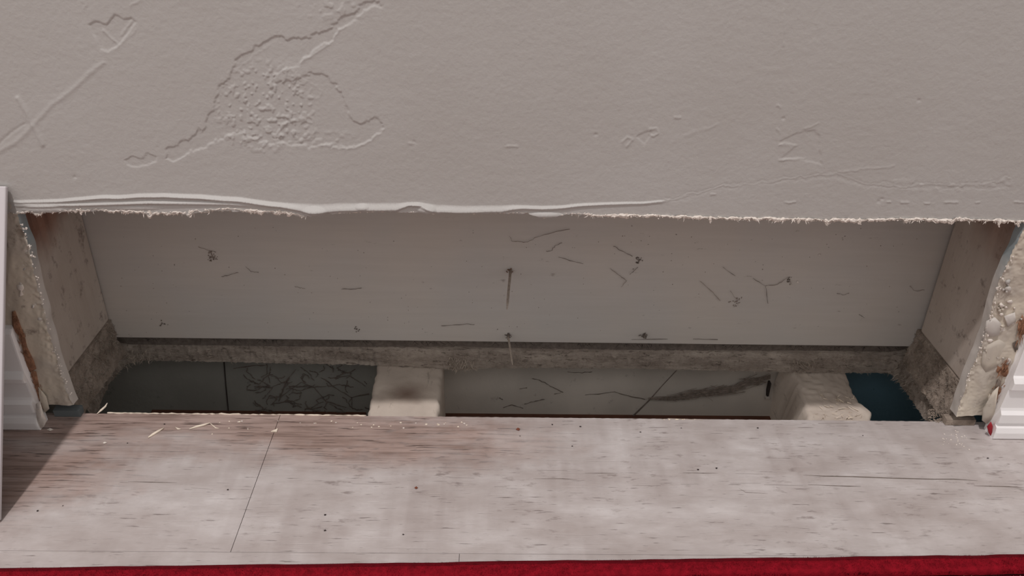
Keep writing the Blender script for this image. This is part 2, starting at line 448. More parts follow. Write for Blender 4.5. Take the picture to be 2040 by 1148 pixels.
    hollow([(1553, 282), (1575, 271), (1600, 262), (1622, 261), (1634, 272), (1634, 300), (1637, 328), (1610, 322), (1590, 318), (1556, 314), (1570, 304), (1588, 290), (1560, 290)], 0.00028, 2, .6)
    ridge([(1552, 288), (1572, 289), (1585, 289)], 2, .0003); ridge([(1550, 318), (1580, 316), (1600, 318)], 2, .0003)
    ridge([(1548, 258), (1553, 265)], 2.2, .0003); ridge([(1550, 210), (1556, 216)], 2.2, .0003); ridge([(1604, 257), (1632, 246)], 2, .0002)
    ridge([(1562, 20), (1560, 55), (1560, 90)], 2.5, .0002)
    st = [(1326, 396), (1345, 392), (1380, 383), (1412, 377), (1440, 368), (1500, 364), (1560, 352), (1620, 347), (1670, 342), (1690, 350), (1722, 363), (1760, 364), (1800, 368), (1850, 362), (1900, 364), (1945, 366), (1985, 358), (2012, 350)]
    hollow(st+[(2012, 372), (1960, 378), (1850, 377), (1720, 372), (1660, 354), (1560, 362), (1440, 378), (1340, 402)], .00014, 3.0, 1.5)
    ridge([(x, y+4) for x, y in st], 2.2, .00016, 1.4); ridge([(1672, 342), (1720, 338), (1780, 332)], 2.5, .00014)
    k = (px > 1780) & (px < 2030) & (py > 345) & (py < 392)
    if k.any():
        H[k] += .0002*np.clip((vn(px[k], py[k], 9, 21)-.2)*3, 0, 1)*np.clip(1-np.abs(py[k]-368)/20, 0, 1)
    for (x, y, l) in [(1575, 403, 9), (1802, 404, 7), (1895, 403, 12), (1770, 402, 3), (1847, 405, 4), (1948, 403, 3), (1420, 388, 4), (820, 286, 4), (2030, 403, 9), (1350, 234, 5), (1020, 292, 10)]:
        ridge([(x-l, y), (x+l, y)], 2.2, .0003, .4)
    for (x, y) in [(824, 284), (148, 353), (1756, 397), (1750, 402), (1186, 268), (1560, 236), (1830, 200)]: ridge([(x, y), (x+2, y)], 3, -.00035, .2)
    # layered paint lip hanging along the cut
    T = np.interp(px, [10, 25, 80, 150, 220, 330, 400, 470, 540, 600, 700, 790, 835, 870, 950, 1020, 1080, 1130, 1200, 1326, 1340], [402, 398, 398, 393, 388, 384, 386, 392, 401, 406, 405, 403, 402, 408, 409, 407, 410, 407, 403, 399, 399])
    B = np.interp(px, [0, 200, 450, 560, 620, 700, 790, 815, 845, 870, 1000, 1040, 1100, 1130, 1326], [4, 5, 7, 7, 15, 13, 13, 4, 6, 13, 11, 5, 5, 4, 3])
    A = np.interp(px, [18, 40, 200, 600, 900, 1130, 1318, 1326], [0, .0014, .0022, .0026, .0024, .0017, .0009, 0])
    T = T+1.2*vn(px, py*0, 40, 31)
    d = py-T
    k = (d > -6) & (A > 0)
    s = np.clip(d/B, 0, 1); s = s*s*(3-2*s)
    back = np.clip((d-B)/5, 0, 1)*.62
    lip = A*(s-back*s)
    # second and third fold on the left
    T2 = np.interp(px, [20, 150, 300, 460, 560], [404, 402, 397, 400, 408]); d2 = py-T2
    A2 = np.interp(px, [20, 60, 300, 470, 560], [0, .0013, .0017, .0009, 0])
    s2 = np.clip(d2/5, 0, 1); s2 = s2*s2*(3-2*s2); lip += A2*s2*(1-.8*np.clip((d2-6)/4, 0, 1))
    # droops
    for (x, y, rx, ry, a) in [(626, 421, 26, 11, .0018), (850, 417, 20, 9, .0022), (1085, 428, 38, 7, .0016), (90, 416, 50, 9, .0012), (270, 413, 60, 5, .0006), (722, 411, 14, 6, .0010)]:
        q = np.hypot((px-x)/rx, (py-y)/ry); lip += a*np.clip(1-q*q, 0, 1)
    H += np.where(k, lip, 0)
    # roller stipple
    H += .000022*vn(px, py, 6, 41)+.000014*vn(px, py, 3, 42)+.00003*vn(px*.5, py, 14, 43)
    return H


def rng(a, b, s): return list(np.arange(a, b, s))


xs = np.array([-1.6, -1.2, -.9, -.7, -.55, -.45, -.40]+rng(-.37, .41, .00047)+[.43, .5, .6, .8, 1.1, 1.6])
z0 = .150
zs = np.array(rng(z0, z0+.03, .00036)+rng(z0+.03, .322, .00055)+[.325, .34, .37, .42, .5, .7, 1.0, 1.4, 1.9, 2.4])
X, Z = np.meshgrid(xs, zs)
zc = np.interp(xs, cutx, cutz); zc = zc+.0005*vn(xs*3000, xs*0, 5, 51)+.0004*vn(xs*3000, xs*0, 2.3, 52)
wgt = np.clip(1-(Z-z0)/.05, 0, 1)
Z = Z+(zc[None, :]-z0)*wgt
Y = np.full(X.shape, WY)
pxg, pyg = proj_np(X, Y, Z)
Y = Y-relief(pxg, pyg)
X = np.vstack([X[:1], X]); Z = np.vstack([Z[:1]+.0005, Z]); Y = np.vstack([np.full((1, X.shape[1]), WB), Y])
wall = np_grid('wall_front', X, Y, Z, M['paint'])
tag(wall, 'beige painted drywall with scraped patches above the cut opening', kind='structure')

# ragged gypsum and paper hanging from the cut
b = MB()
for i in range(1500):
    t = random.uniform(34, 2036)
    if 1120 > t > 620 and random.random() < .72: continue
    y = np.interp(t, [c[0] for c in CUT], [c[1] for c in CUT])
    cl = .5+.9*max(0, mn.noise((t*.03, 3, 0)))
    p = P(t, y+random.gauss(-.5, 2.2)*cl, 'y', WY-random.uniform(-.003, .0016))
    r = random.uniform(.0003, .0010)*cl
    b.blob(p, r*random.uniform(.8, 2.0), r, r*random.uniform(.6, 1.3))
for (x, y0, y1, w0) in [(300, 420, 432, 5), (380, 420, 433, 5), (162, 418, 428, 2), (1647, 438, 449, 4), (1415, 433, 444, 2), (1713, 438, 447, 5), (1893, 438, 446, 7), (1590, 436, 445, 3), (1990, 440, 452, 4), (2028, 441, 452, 6), (500, 418, 426, 3), (557, 420, 428, 3), (1805, 438, 444, 3)]:
    for j in range(14):
        f = j/13
        p = P(x+random.gauss(0, w0*.45*(1-f*.6)), y0+(y1-y0)*f, 'y', WY-.0008)
        r = .0009*(1.2-f*.7); b.blob(p, r*1.2, r, r)
g = b.build('ragged_gypsum_edge', M['gypsum'], wall); tag(g, 'white crumbly gypsum edge of the cut', kind='stuff')
# the broken gypsum core showing as a ragged white band
t = np.arange(26, 2046, .9); yc = np.interp(t, [c[0] for c in CUT], [c[1] for c in CUT])
wt = np.interp(t, [26, 60, 590, 625, 700, 720, 815, 850, 1000, 1020, 1130, 1180, 2046], [.6, 1, 1, .1, .1, .5, .5, .1, .1, .7, .6, .85, .85])
lo_ = (2.6+3.0*vn(t, t*0, 23, 101)+2.6*vn(t, t*0, 8, 102)+1.8*vn(t, t*0, 3, 103))*wt
up_ = (3.6+2.0*vn(t, t*0, 17, 104)+1.5*vn(t, t*0, 5, 105))*wt
gx, gy, gz = [], [], []
for j in range(9):
    f = j/8; yy = yc-up_+(up_+np.maximum(lo_, -1))*f
    off = .0014*math.sin(math.pi*(.1+.8*f))*wt+.0007*vn(t, np.full(len(t), j*3.1), 4, 106)*wt-.0006*(1-wt)
    pp = [P(a, c, 'y', WY-d) for a, c, d in zip(t, yy, off)]
    gx.append([p.x for p in pp]); gy.append([p.y for p in pp]); gz.append([p.z for p in pp])
gx.append(gx[-1]); gy.append([WB]*len(t)); gz.append([z+.0004 for z in gz[-1]])
tag(np_grid('gypsum_core', np.array(gx), np.array(gy), np.array(gz), M['gypsum'], wall, flip=True), 'ragged white gypsum core along the cut')
# paper shreds
b = MB()
for i in range(240):
    t = random.uniform(1140, 2036) if random.random() < .6 else random.uniform(60, 620)
    y = np.interp(t, [c[0] for c in CUT], [c[1] for c in CUT])
    b.fibre(P(t, y-1, 'y', WY-.0006), (random.gauss(0, .8), random.gauss(-.4, .3), random.gauss(-.8, .5)), random.uniform(.0012, .0042), random.uniform(.00012, .0004))
g = b.build('paper_shreds', M['gypsum'], wall); tag(g, None, kind='stuff')


# ---- drywall left and right of the opening
def jamb(name, pts, outer, sgn, label):
    """front face bounded by the ragged cut (pixel polyline on the wall plane), plus the cut edge"""
    q = [P(a, c, 'y', WY) for a, c in pts]
    ez = np.array([p.z for p in q]); ex = np.array([p.x for p in q]); o = np.argsort(ez); ez, ex = ez[o], ex[o]
    zz = np.arange(ez[0], ez[-1]+.0004, .0006)
    e = np.interp(zz, ez, ex)+.0005*vn(zz*1e3, zz*0, 7.1, 61)+.00025*vn(zz*1e3, zz*0, 1.7, 62)
    s = np.concatenate([np.linspace(0, .045, 76), [.07, .12, .25, .5, 1.0]])
    s = s/1.0
    Xg = e[:, None]-sgn*np.minimum(s[None, :], 1)*np.abs(outer-e)[:, None]*np.where(s[None, :] < 1, 1, 1)
    Xg = e[:, None]-sgn*s[None, :]*1.25
    Zg = np.repeat(zz[:, None], len(s), 1)
    px, py = proj_np(Xg, np.full(Xg.shape, WY), Zg)
    Hh = (.0008*vn(px, py*.4, 22, 63)+.00025*vn(px, py*.6, 8, 64)+.0001*vn(px, py, 3.2, 65))*(1 if sgn > 0 else 1.6)
    k = np.exp(-(s[None, :]/.004)**2); Hh = Hh+.0007*k*(vn(px, py, 5, 66)+.3)
    Yg = WY-Hh
    # fold the cut round to the back of the sheet
    n = 7
    ed = [(e, WY+(WB-WY)*j/n+0*e) for j in range(n, 0, -1)]
    Xe = np.stack([np.convolve(np.pad(a, 9, 'edge'), np.ones(19)/19, 'valid')+sgn*.0004*vn(zz*1e3, zz*0+2*j, 9, 67) for j, (a, c) in enumerate(ed)], 1); Ye = np.stack([c for a, c in ed], 1)
    face = np_grid(name, Xg, Yg, Zg, M['scraped'], wall, flip=(sgn > 0))
    cut = np_grid('cut_edge', np.hstack([Xe, Xg[:, :1]]), np.hstack([Ye, Yg[:, :1]]), np.repeat(zz[:, None], n+1, 1), M['cut_edge'], wall, flip=(sgn > 0))
    face.data.materials.append(M['paint']); nc = len(s)-1     # intact paint further out
    face.data.polygons.foreach_set('material_index', (np.arange(len(face.data.polygons)) % nc >= 74).astype(np.int32))
    if label: face['label'] = label
    cut['label'] = 'smooth pale cut edge of the drywall'
    return face


jl = jamb('drywall_strip', [(30, 404), (36, 425), (40, 450), (56, 480), (68, 540), (82, 600), (103, 680), (122, 745), (137, 785), (146, 808)], -1.6, 1, 'scraped beige drywall strip left of the opening')
jr = jamb('drywall_strip', [(2052, 425), (2040, 455), (2012, 515), (1990, 560), (1975, 620), (1955, 690), (1930, 750), (1912, 800), (1903, 828)], 1.6, -1, 'torn beige drywall strip right of the opening')

# bare chalky crumbs along both side cuts
for name, pts in (('edge_crumbs', [(42, 440), (62, 500), (76, 560), (106, 690), (122, 740), (140, 790)]), ('edge_crumbs', [(2016, 510), (1988, 575), (1972, 640), (1952, 700), (1928, 755), (1908, 815)])):
    b = MB()
    for i in range(90):
        t = random.random()*(len(pts)-1); k = int(t); f = t-k
        x = pts[k][0]*(1-f)+pts[k+1][0]*f; y = pts[k][1]*(1-f)+pts[k+1][1]*f
        p = P(x+random.gauss(0, 2.5)*(1 if name else 1), y, 'y', WY-random.uniform(.0, .0015)); r = random.uniform(.0002, .0008)
        b.blob(p, r, r, r*1.3)
    tag(b.build(name, M['gypsum'], wall), None, kind='stuff')


def patch(name, pts, y, thick, mat, parent, bulge=.0015, label=None):
    """an irregular flake on the wall plane, slightly domed"""
    c = (sum(p[0] for p in pts)/len(pts), sum(p[1] for p in pts)/len(pts))
    v = [P(c[0], c[1], 'y', y-thick-bulge)]; n = len(pts)
    for k in (.55, 1.0):
        for a, d in pts:
            q = P(c[0]+(a-c[0])*k+random.uniform(-.8, .8), c[1]+(d-c[1])*k+random.uniform(-.8, .8), 'y', y-thick-(bulge*.6 if k < 1 else 0)*random.uniform(.3, 1.3)); v.append(q)
    for a, d in pts: v.append(P(a, d, 'y', y+.001))
    f = [(0, 1+(i+1) % n, 1+i) for i in range(n)]
    for r in (0, 1): f += [(1+r*n+i, 1+r*n+(i+1) % n, 1+(r+1)*n+(i+1) % n, 1+(r+1)*n+i) for i in range(n)]
    o = mesh_obj(name, v, f, mat, parent, smooth=True)
    if label: o['label'] = label
    return o


patch('torn_paper', [(24, 622), (31, 620), (38, 640), (47, 665), (46, 675), (34, 665), (25, 655)], WY, .0012, M['kraft'], wall, label='torn brown drywall paper')
patch('torn_paper', [(38, 665), (48, 664), (54, 690), (68, 720), (72, 735), (60, 742), (48, 735), (46, 700)], WY, .0012, M['kraft'], wall, label='torn brown drywall paper')
patch('torn_paper', [(62, 738), (72, 740), (80, 780), (96, 812), (84, 820), (72, 795), (66, 770)], WY, .001, M['kraft'], wall, label='torn brown drywall paper')
rs = random.Random(12)
for (cx, cy, rx, ry, mt) in [(2036, 650, 9, 22, 'kraft'), (2024, 690, 6, 14, 'web'), (2010, 722, 7, 10, 'cut_edge'), (2002, 738, 12, 15, 'kraft'), (1990, 738, 6, 9, 'kraft'), (1990, 768, 7, 12, 'web_pale'), (1984, 790, 6, 15, 'kraft'), (1992, 778, 5, 9, 'kraft'), (1972, 800, 6, 16, 'scraped'), (1975, 822, 6, 12, 'web_pale'), (1964, 826, 8, 14, 'scraped')]:
    patch('torn_paper', [(cx+rx*rs.uniform(.55, 1.15)*math.cos(k*.7), cy+ry*rs.uniform(.55, 1.15)*math.sin(k*.7)) for k in range(9)], WY, .0008, M[mt], wall, .0007, 'torn brown drywall paper' if mt == 'kraft' else None)
patch('plaster_flake', [(33, 568), (45, 566), (50, 574), (44, 582), (48, 590), (38, 592), (40, 580), (34, 578)], WY, .0006, M['gypsum'], wall, .0012)
patch('plaster_flake', [(1965, 640), (1982, 632), (1995, 645), (1990, 668), (1972, 672), (1962, 660)], WY, .0006, M['cut_edge'], wall, .0018)
patch('plaster_flake', [(2000, 630), (2022, 622), (2024, 640), (2008, 652)], WY, .0006, M['cut_edge'], wall, .0015)
patch('plaster_flake', [(1960, 690), (1990, 676), (2004, 684), (1988, 730), (1964, 742), (1954, 724)], WY, .0004, M['scraped'], wall, .001)

rs = random.Random(3)
for i in range(26):      # small lifted paint flakes of the right strip
    y = rs.uniform(560, 735); x = np.interp(y, [520, 620, 690, 750], [2012, 1978, 1958, 1932])+abs(rs.gauss(0, 26))+4; s = rs.uniform(3, 8)
    patch('plaster_flake', [(x+s*rs.uniform(.5, 1.1)*math.cos(k), y+s*.9*rs.uniform(.5, 1.1)*math.sin(k)) for k in (0, .9, 1.8, 2.7, 3.6, 4.5, 5.4)], WY, .0004, M[rs.choice(['cut_edge', 'scraped', 'gypsum'])], wall, rs.uniform(.0006, .0016))
for i in range(5):
    y = rs.uniform(470, 660); x = np.interp(y, [440, 540, 660], [30, 58, 92])-abs(rs.gauss(0, 10))-4; s = rs.uniform(3, 6)
    patch('plaster_flake', [(x+s*rs.uniform(.5, 1.1)*math.cos(k), y+s*.9*rs.uniform(.5, 1.1)*math.sin(k)) for k in (0, .9, 1.8, 2.7, 3.6, 4.5, 5.4)], WY, .0003, M['cut_edge'], wall, .0008)
for pts in ([(28, 628), (36, 660), (50, 690), (62, 730)], [(66, 745), (76, 775), (90, 812)], [(2036, 640), (2034, 680)], [(2004, 722), (1994, 750)], [(1988, 768), (1978, 806)]):
    b = MB()
    for i in range(60):
        t = rs.random()*(len(pts)-1); k = int(t); f = t-k
        p = P(pts[k][0]*(1-f)+pts[k+1][0]*f+rs.gauss(0, 4), pts[k][1]*(1-f)+pts[k+1][1]*f, 'y', WY-.0022)
        b.fibre(p, (rs.gauss(0, .25), rs.uniform(-.35, -.05), rs.choice((-1, 1))), rs.uniform(.002, .007), rs.uniform(.0001, .0004))
    tag(b.build('paper_fibres', M['kraft'], wall), 'brown torn paper fibres', kind='stuff')

# ------------------------------------------------------------------ studs, back panel, plates
pan = box('wall_back', -.62, .66, PY, PY+.0127, .0063, 2.4, M['panel'])
tag(pan, 'grey backing paper of the far wall at the rear of the cavity', kind='structure')
bb = box('light_block_back', -.62, .66, PY+.013, PY+.026, ZS-.0012, .09, M['web']); tag(bb, 'added strip behind the back panel that blocks stray light', kind='structure')  # added strip, stops light leaking in under the back panel
box('top_plate_light_block', -.62, .66, WB, PY, 2.36, 2.4, M['joist'], pan)  # unseen lid, added to keep light out of the cavity from above
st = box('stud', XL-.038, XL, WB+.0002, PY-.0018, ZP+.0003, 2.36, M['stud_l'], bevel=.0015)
tag(st, 'wooden stud with reddish shade painted on top at the left end of the cavity', 'stud', 'studs beside the opening')
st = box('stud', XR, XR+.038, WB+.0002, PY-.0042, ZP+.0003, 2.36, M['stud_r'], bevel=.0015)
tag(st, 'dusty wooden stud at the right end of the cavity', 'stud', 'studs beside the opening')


def plate(x, sgn, label):
    """cut end of the sole plate: a fuzzy vertical face sloping a little into the hole"""
    ys = np.linspace(WB+.001, PY-.001, 90); zs_ = np.linspace(ZS+.0002, ZP, 40)
    Yg, Zg = np.meshgrid(ys, zs_)
    f = (ZP-Zg)/(ZP-ZS)
    Xg = x+sgn*(.0008+.0055*f*f)+.0010*vn(Yg*1e3, Zg*1e3, 5, 71)+.0007*vn(Yg*1e3, Zg*1e3, 2.0, 72)
    X2 = np.full(Xg.shape[1], x-sgn*.038)
    Xa = np.vstack([Xg, X2[None, :]]); Ya = np.vstack([Yg, Yg[-1:]]); Za = np.vstack([Zg, Zg[-1:]])
    o = np_grid('sole_plate', Xa, Ya, Za, M['fuzz'], None, flip=(sgn > 0))
    b = MB()
    for i in range(2200):
        r, c = random.randrange(40), random.randrange(90)
        b.fibre((Xg[r, c], Yg[r, c], Zg[r, c]), (sgn*random.uniform(.2, 1), random.gauss(0, 1), random.gauss(-.2, .8)), random.uniform(.0008, .0028), random.uniform(.00006, .0002))
    tag(b.build('wood_fibres', M['fibre_d'], o), None, kind='stuff')
    return tag(o, label, 'wood plate', 'sawn plate ends')


plate(XL, 1, 'fuzzy sawn end of the wall plate below the left stud')
plate(XR, -1, 'fuzzy sawn end of the wall plate below the right stud')

# ------------------------------------------------------------------ subfloor with the sawn hole
HOLE = [(186, 842), (197, 815), (206, 790), (217, 768), (228, 752), (243, 735), (256, 726), (270, 720), (300, 718), (400, 720), (560, 724), (700, 726), (760, 729), (880, 734), (910, 738), (932, 737), (960, 734), (1100, 733), (1250, 734), (1400, 737),
        (1500, 740), (1580, 742), (1686, 744), (1740, 743), (1768, 744), (1782, 750), (1793, 765), (1806, 785), (1818, 802), (1832, 820), (1850, 846)]
hp = [P(a, c, 'z', ZJ) for a, c in HOLE]
# resample
hx = np.array([p.x for p in hp]); hy = np.array([p.y for p in hp])
L = np.concatenate([[0], np.cumsum(np.hypot(np.diff(hx), np.diff(hy)))]); t = np.arange(0, L[-1], .0009)
hx, hy = np.interp(t, L, hx), np.interp(t, L, hy)
tx, ty = np.gradient(hx), np.gradient(hy); k = np.ones(9)/9
tx, ty = np.convolve(tx, k, 'same'), np.convolve(ty, k, 'same'); ln = np.hypot(tx, ty); nx, ny = -ty/ln, tx/ln  # pointing away from the hole
rows = []
for j, (off, z, am) in enumerate([(0.0, ZJ, .0007), (.0004, ZJ+.004, .0011), (.0002, ZJ+.007, .0012), (.0008, ZJ+.010, .0012), (.0014, ZJ+.013, .0012), (.0016, ZJ+.0155, .0010), (.0032, ZS-.0008, .0008), (.006, ZS+.0002, .0005), (.0095, ZS+.0012, .0005), (.0125, ZS+.0032, .0008), (.0150, ZS+.0060, .0010), (.018, ZS+.0078, .0011), (.024, ZS+.0080, .0008), (.030, ZS-.0015, .0001), (.045, ZS-.0015, 0), (.09, ZS-.0015, 0)]):
    o = off+am*(vn(t*1e3, t*0+7.3*j, 3.1, 81)+.7*vn(t*1e3, t*0+5.1*j, 1.5, 82))
    rows.append((hx+nx*o, hy+ny*o, np.full(len(t), z)+am*.5*vn(t*1e3, t*0+3*j, 2.5, 83)))
SX, SY, SZ = (np.array([r[i] for r in rows]) for i in range(3))
n = NT('sawn_subfloor', 0.95, 0.1); sv = n.mapping(scale=(.22, 1, 1))
a = n.mix(n.ramp(n.noise(110, 6, 0.65, sv), [(0.35, 0.0), (0.68, 1.0)]), srgb(140, 127, 117), srgb(186, 173, 161))
a = n.mix(n.ramp(n.noise(420, 6, 0.7, sv), [(0.55, 0.0), (0.66, 0.8)]), a, srgb(92, 80, 72))
n.col(a); n.bump(n.noise(420, 6, 0.7, sv), 0.0018, 0.9); M['ledge'] = n.m
sub = np_grid('subfloor_board', SX, SY, SZ, M['ledge'], None, flip=True)
tag(sub, 'dusty sawn subfloor ledge along the back of the floor hole', 'subfloor')
b = MB(); bd = MB()
for i in range(5200):
    c = random.randrange(len(t)); r = random.choice([0, 1, 2, 3, 4, 5, 6, 6])
    (b if random.random() < .4 else bd).fibre((SX[r, c], SY[r, c], SZ[r, c]), (random.gauss(0, 1.6)-nx[c]*.6, -ny[c]*random.uniform(.2, 1), random.gauss(-.1, .5)), random.uniform(.001, .0034), random.uniform(.00005, .00018))
for (cx, s) in [(280, 30), (255, 25), (930, 16), (905, 12), (1590, 22), (1790, 14)]:       # frayed tufts
    for i in range(90):
        c = int(np.argmin(np.abs(np.array([q for q in proj_np(hx, hy, np.full(len(hx), ZJ))[0]])-random.gauss(cx, s*.6))))
        b.fibre((SX[1, c], SY[1, c], ZJ+random.uniform(0, .012)), (random.gauss(.1, .6)-nx[c], -ny[c], random.gauss(-.5, .4)), random.uniform(.002, .006), random.uniform(.0001, .0004))
tag(b.build('wood_fibres', M['fibre'], sub), 'pale frayed wood fibres', kind='stuff')
tag(bd.build('wood_fibres', M['fibre_d'], sub), 'grey frayed wood fibres', kind='stuff')
b = MB()
for i in range(420):       # dark lint in the gap under the panel
    x = random.uniform(XL+.02, XR-.01)
    if mn.noise((x*30, 0, 0)) < 0: continue
    b.fibre((x, PY-.001, .006), (random.gauss(0, 1), random.gauss(-.3, .4), random.gauss(-.8, .4)), random.uniform(.002, .006), .0002)
tag(b.build('dark_lint', M['seam'], sub), 'dark lint in the gap under the back panel', kind='stuff')

# ------------------------------------------------------------------ joists and sheets below
YB = .16


def joist(name, tl, tr, label, chips=False):
    """tl, tr: pixel polylines of the left and right top edges (back to front)"""
    a = [P(x, y, 'z', ZJ-.0003) for x, y in tl]; c = [P(x, y, 'z', ZJ-.0003) for x, y in tr]
    N = 70
    def res(q):
        L = [0]
        for i in range(len(q)-1): L.append(L[-1]+(q[i+1]-q[i]).length)
        tt = np.linspace(0, L[-1], N)
        return np.array([[np.interp(s, L, [p[i] for p in q]) for i in range(3)] for s in tt])
    A, B = res(a), res(c)
    W = []
    prof = [(-0.02, -.20), (-.01, -.06), (-.004, -.02), (-.0015, -.006), (0, -.0025)]
    j1 = .0006*vn(np.arange(N), np.zeros(N), 3, 91); j2 = .0008*vn(np.arange(N), np.zeros(N), 3, 92)
    rowsX, rowsY, rowsZ = [], [], []
    for dx, dz in prof: rowsX.append(A[:, 0]+j1+(dx if chips else dx*.15)); rowsY.append(A[:, 1]); rowsZ.append(A[:, 2]+dz)
    for s in np.linspace(.03, .97, 26):
        rowsX.append((A[:, 0]+j1)*(1-s)+(B[:, 0]+j2)*s); rowsY.append(A[:, 1]*(1-s)+B[:, 1]*s)
        rowsZ.append(np.full(N, ZJ-.0003)-.0004+.0004*vn(np.arange(N), np.full(N, s*20), 4, 93)-(.0008*(1+vn(np.arange(N), np.full(N, s*30), 2.2, 94)) if chips else 0))
    for dx, dz in prof[::-1]: rowsX.append(B[:, 0]+j2-dx*.15); rowsY.append(B[:, 1]); rowsZ.append(B[:, 2]+dz)
    o = np_grid(name, np.array(rowsX), np.array(rowsY), np.array(rowsZ), M['joist'], None)
    return tag(o, label, 'joist', 'floor joists under the opening')


J1 = joist('floor_joist', [(757, 700), (752, 725), (731, 832), (722, 880)], [(881, 700), (880, 735), (873, 832), (870, 880)], 'pale smooth floor joist end left of the middle gap')
J2 = joist('floor_joist', [(1565, 715), (1584, 744), (1594, 770), (1606, 815), (1614, 845), (1632, 890)], [(1672, 715), (1686, 745), (1695, 765), (1702, 782), (1712, 800), (1728, 808), (1736, 818), (1736, 835), (1742, 848), (1760, 890)], 'rough chipped floor joist end right of the middle gap', True)
b = MB()
for i in range(46):
    f = random.random(); p = P(random.uniform(1628, 1695+30*f), 785+50*f, 'z', ZJ-.0002)
    b.fibre(p, (random.gauss(0, 1), random.gauss(0, .7), .15), random.uniform(.002, .008), random.uniform(.0002, .0006))
tag(b.build('wood_chips', M['splinter'], J2), 'pale wood chips on the joist', kind='stuff')

# sloping sheets behind and below, one between each pair of joists
YT, ZT, TILT = .150, -.012, .50


def sheet_y(z): return YT+(z-ZT)*TILT


def S(px, py, off=0.0):
    """point of the sloping sheet seen at a pixel"""
    px, py = float(px), float(py); d = FW+(px-1020)/F_PX*RT+(574-py)/F_PX*UP
    k = (YT+(CAM.z-ZT)*TILT-off-CAM.y)/(d.y-d.z*TILT)
    return CAM+d*k


def sheet(x0, x1, mat, label, caps=()):
    prof = [(sheet_y(ZJ-.0005), ZJ-.0005), (sheet_y(-.10), -.10), (sheet_y(-.21), -.21), (-.06, -.21), (-.06, ZJ-.0005)]
    v = []; f = []
    for x in (x0, x1): v += [(x, y, z) for y, z in prof]
    n = len(prof)
    f += [(i, i+1, n+i+1, n+i) for i in range(n-1)]
    f += [[tuple(range(n))[::-1], tuple(range(n, 2*n))][c] for c in caps]
    o = mesh_obj('duct_sheet', v, f, mat, None, smooth=False)
    return tag(o, label, 'duct sheet', 'sheets lining the space under the floor')


xa = P(745, 780, 'z', ZJ).x+.012; xb = P(876, 780, 'z', ZJ).x-.012; xc = P(1620, 780, 'z', ZJ).x+.014; xd = P(1700, 780, 'z', ZJ).x-.012
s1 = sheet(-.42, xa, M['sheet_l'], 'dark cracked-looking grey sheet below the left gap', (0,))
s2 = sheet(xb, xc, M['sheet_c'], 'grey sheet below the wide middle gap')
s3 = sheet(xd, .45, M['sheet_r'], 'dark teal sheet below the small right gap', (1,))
# seams
b = MB(); b.tube([S(446, 718, .0006), S(450, 770, .0006), S(456, 832, .0006), S(460, 860, .0006)], .0006, 5)
b.build('seam', M['seam'], s1)
b = MB(); b.tube([S(1350, 736, .0006), S(1318, 770, .0006), S(1296, 795, .0006), S(1252, 838, .0006)], [.0003, .0003, .0005, .0008], 5)
b.build('crease', M['web'], s2)
# brown batten along the foot of the sheets
for nm, a0, a1, yy in (('batten', 300, 728, 827), ('batten', 884, 1555, 834)):
    p, q = S(a0, yy+(-3 if a0 < 500 else -3), .004), S(a1, yy+(2 if a0 < 500 else 3), .004)
    prism(nm, [p+Vector((0, -.002, .0002)), p+Vector((0, .006, .0008)), p+Vector((0, .004, -.02)), p+Vector((0, -.006, -.02))], q-p, M['brown'], s1 if a0 < 500 else s2)


def threads(name, strands, mat, label, r, f=S, group=None, off=.0012):
    b = MB()
    for s in strands:
        pts = []
        for i in range(len(s)-1):
            for j in range(4):
                q = j/4; pts.append((s[i][0]*(1-q)+s[i+1][0]*q+random.uniform(-.9, .9), s[i][1]*(1-q)+s[i+1][1]*q+random.uniform(-.9, .9)))
        pts.append(s[-1])
        b.tube([f(x, y, off) for x, y in pts], [r*random.uniform(.5, 1.5) for _ in pts], 4)
    o = b.build(name, mat); return tag(o, label, 'cobweb', group)


# the web of the left gap: a random branching net
net = []
rs = random.Random(5)
for i in range(70):
    x, y = rs.uniform(500, 735), rs.uniform(728, 822)
    if y < 745 and x < 600: continue
    a = rs.uniform(0, 6.28); s = [(x, y)]
    for k in range(rs.randint(2, 5)):
        a += rs.gauss(0, .6); x += math.cos(a)*11; y += math.sin(a)*6.5
        if not (480 < x < 738 and 724 < y < 826): break
        s.append((x, y))
    if len(s) > 1: net.append(s)
net += [[(465, 735), (495, 730), (530, 728)], [(532, 726), (532, 745), (520, 752)], [(645, 728), (645, 738), (636, 742)], [(560, 790), (600, 762), (625, 772), (650, 800), (690, 812)], [(640, 752), (670, 775), (700, 792), (735, 785)],
        [(700, 792), (702, 815)], [(575, 770), (615, 772), (650, 770)], [(590, 735), (570, 760), (555, 800)], [(660, 755), (695, 748), (728, 770)]]
o = threads('cobweb', net, M['web'], 'tangled dark cobweb spread over the left sheet', .00034); o['kind'] = 'stuff'
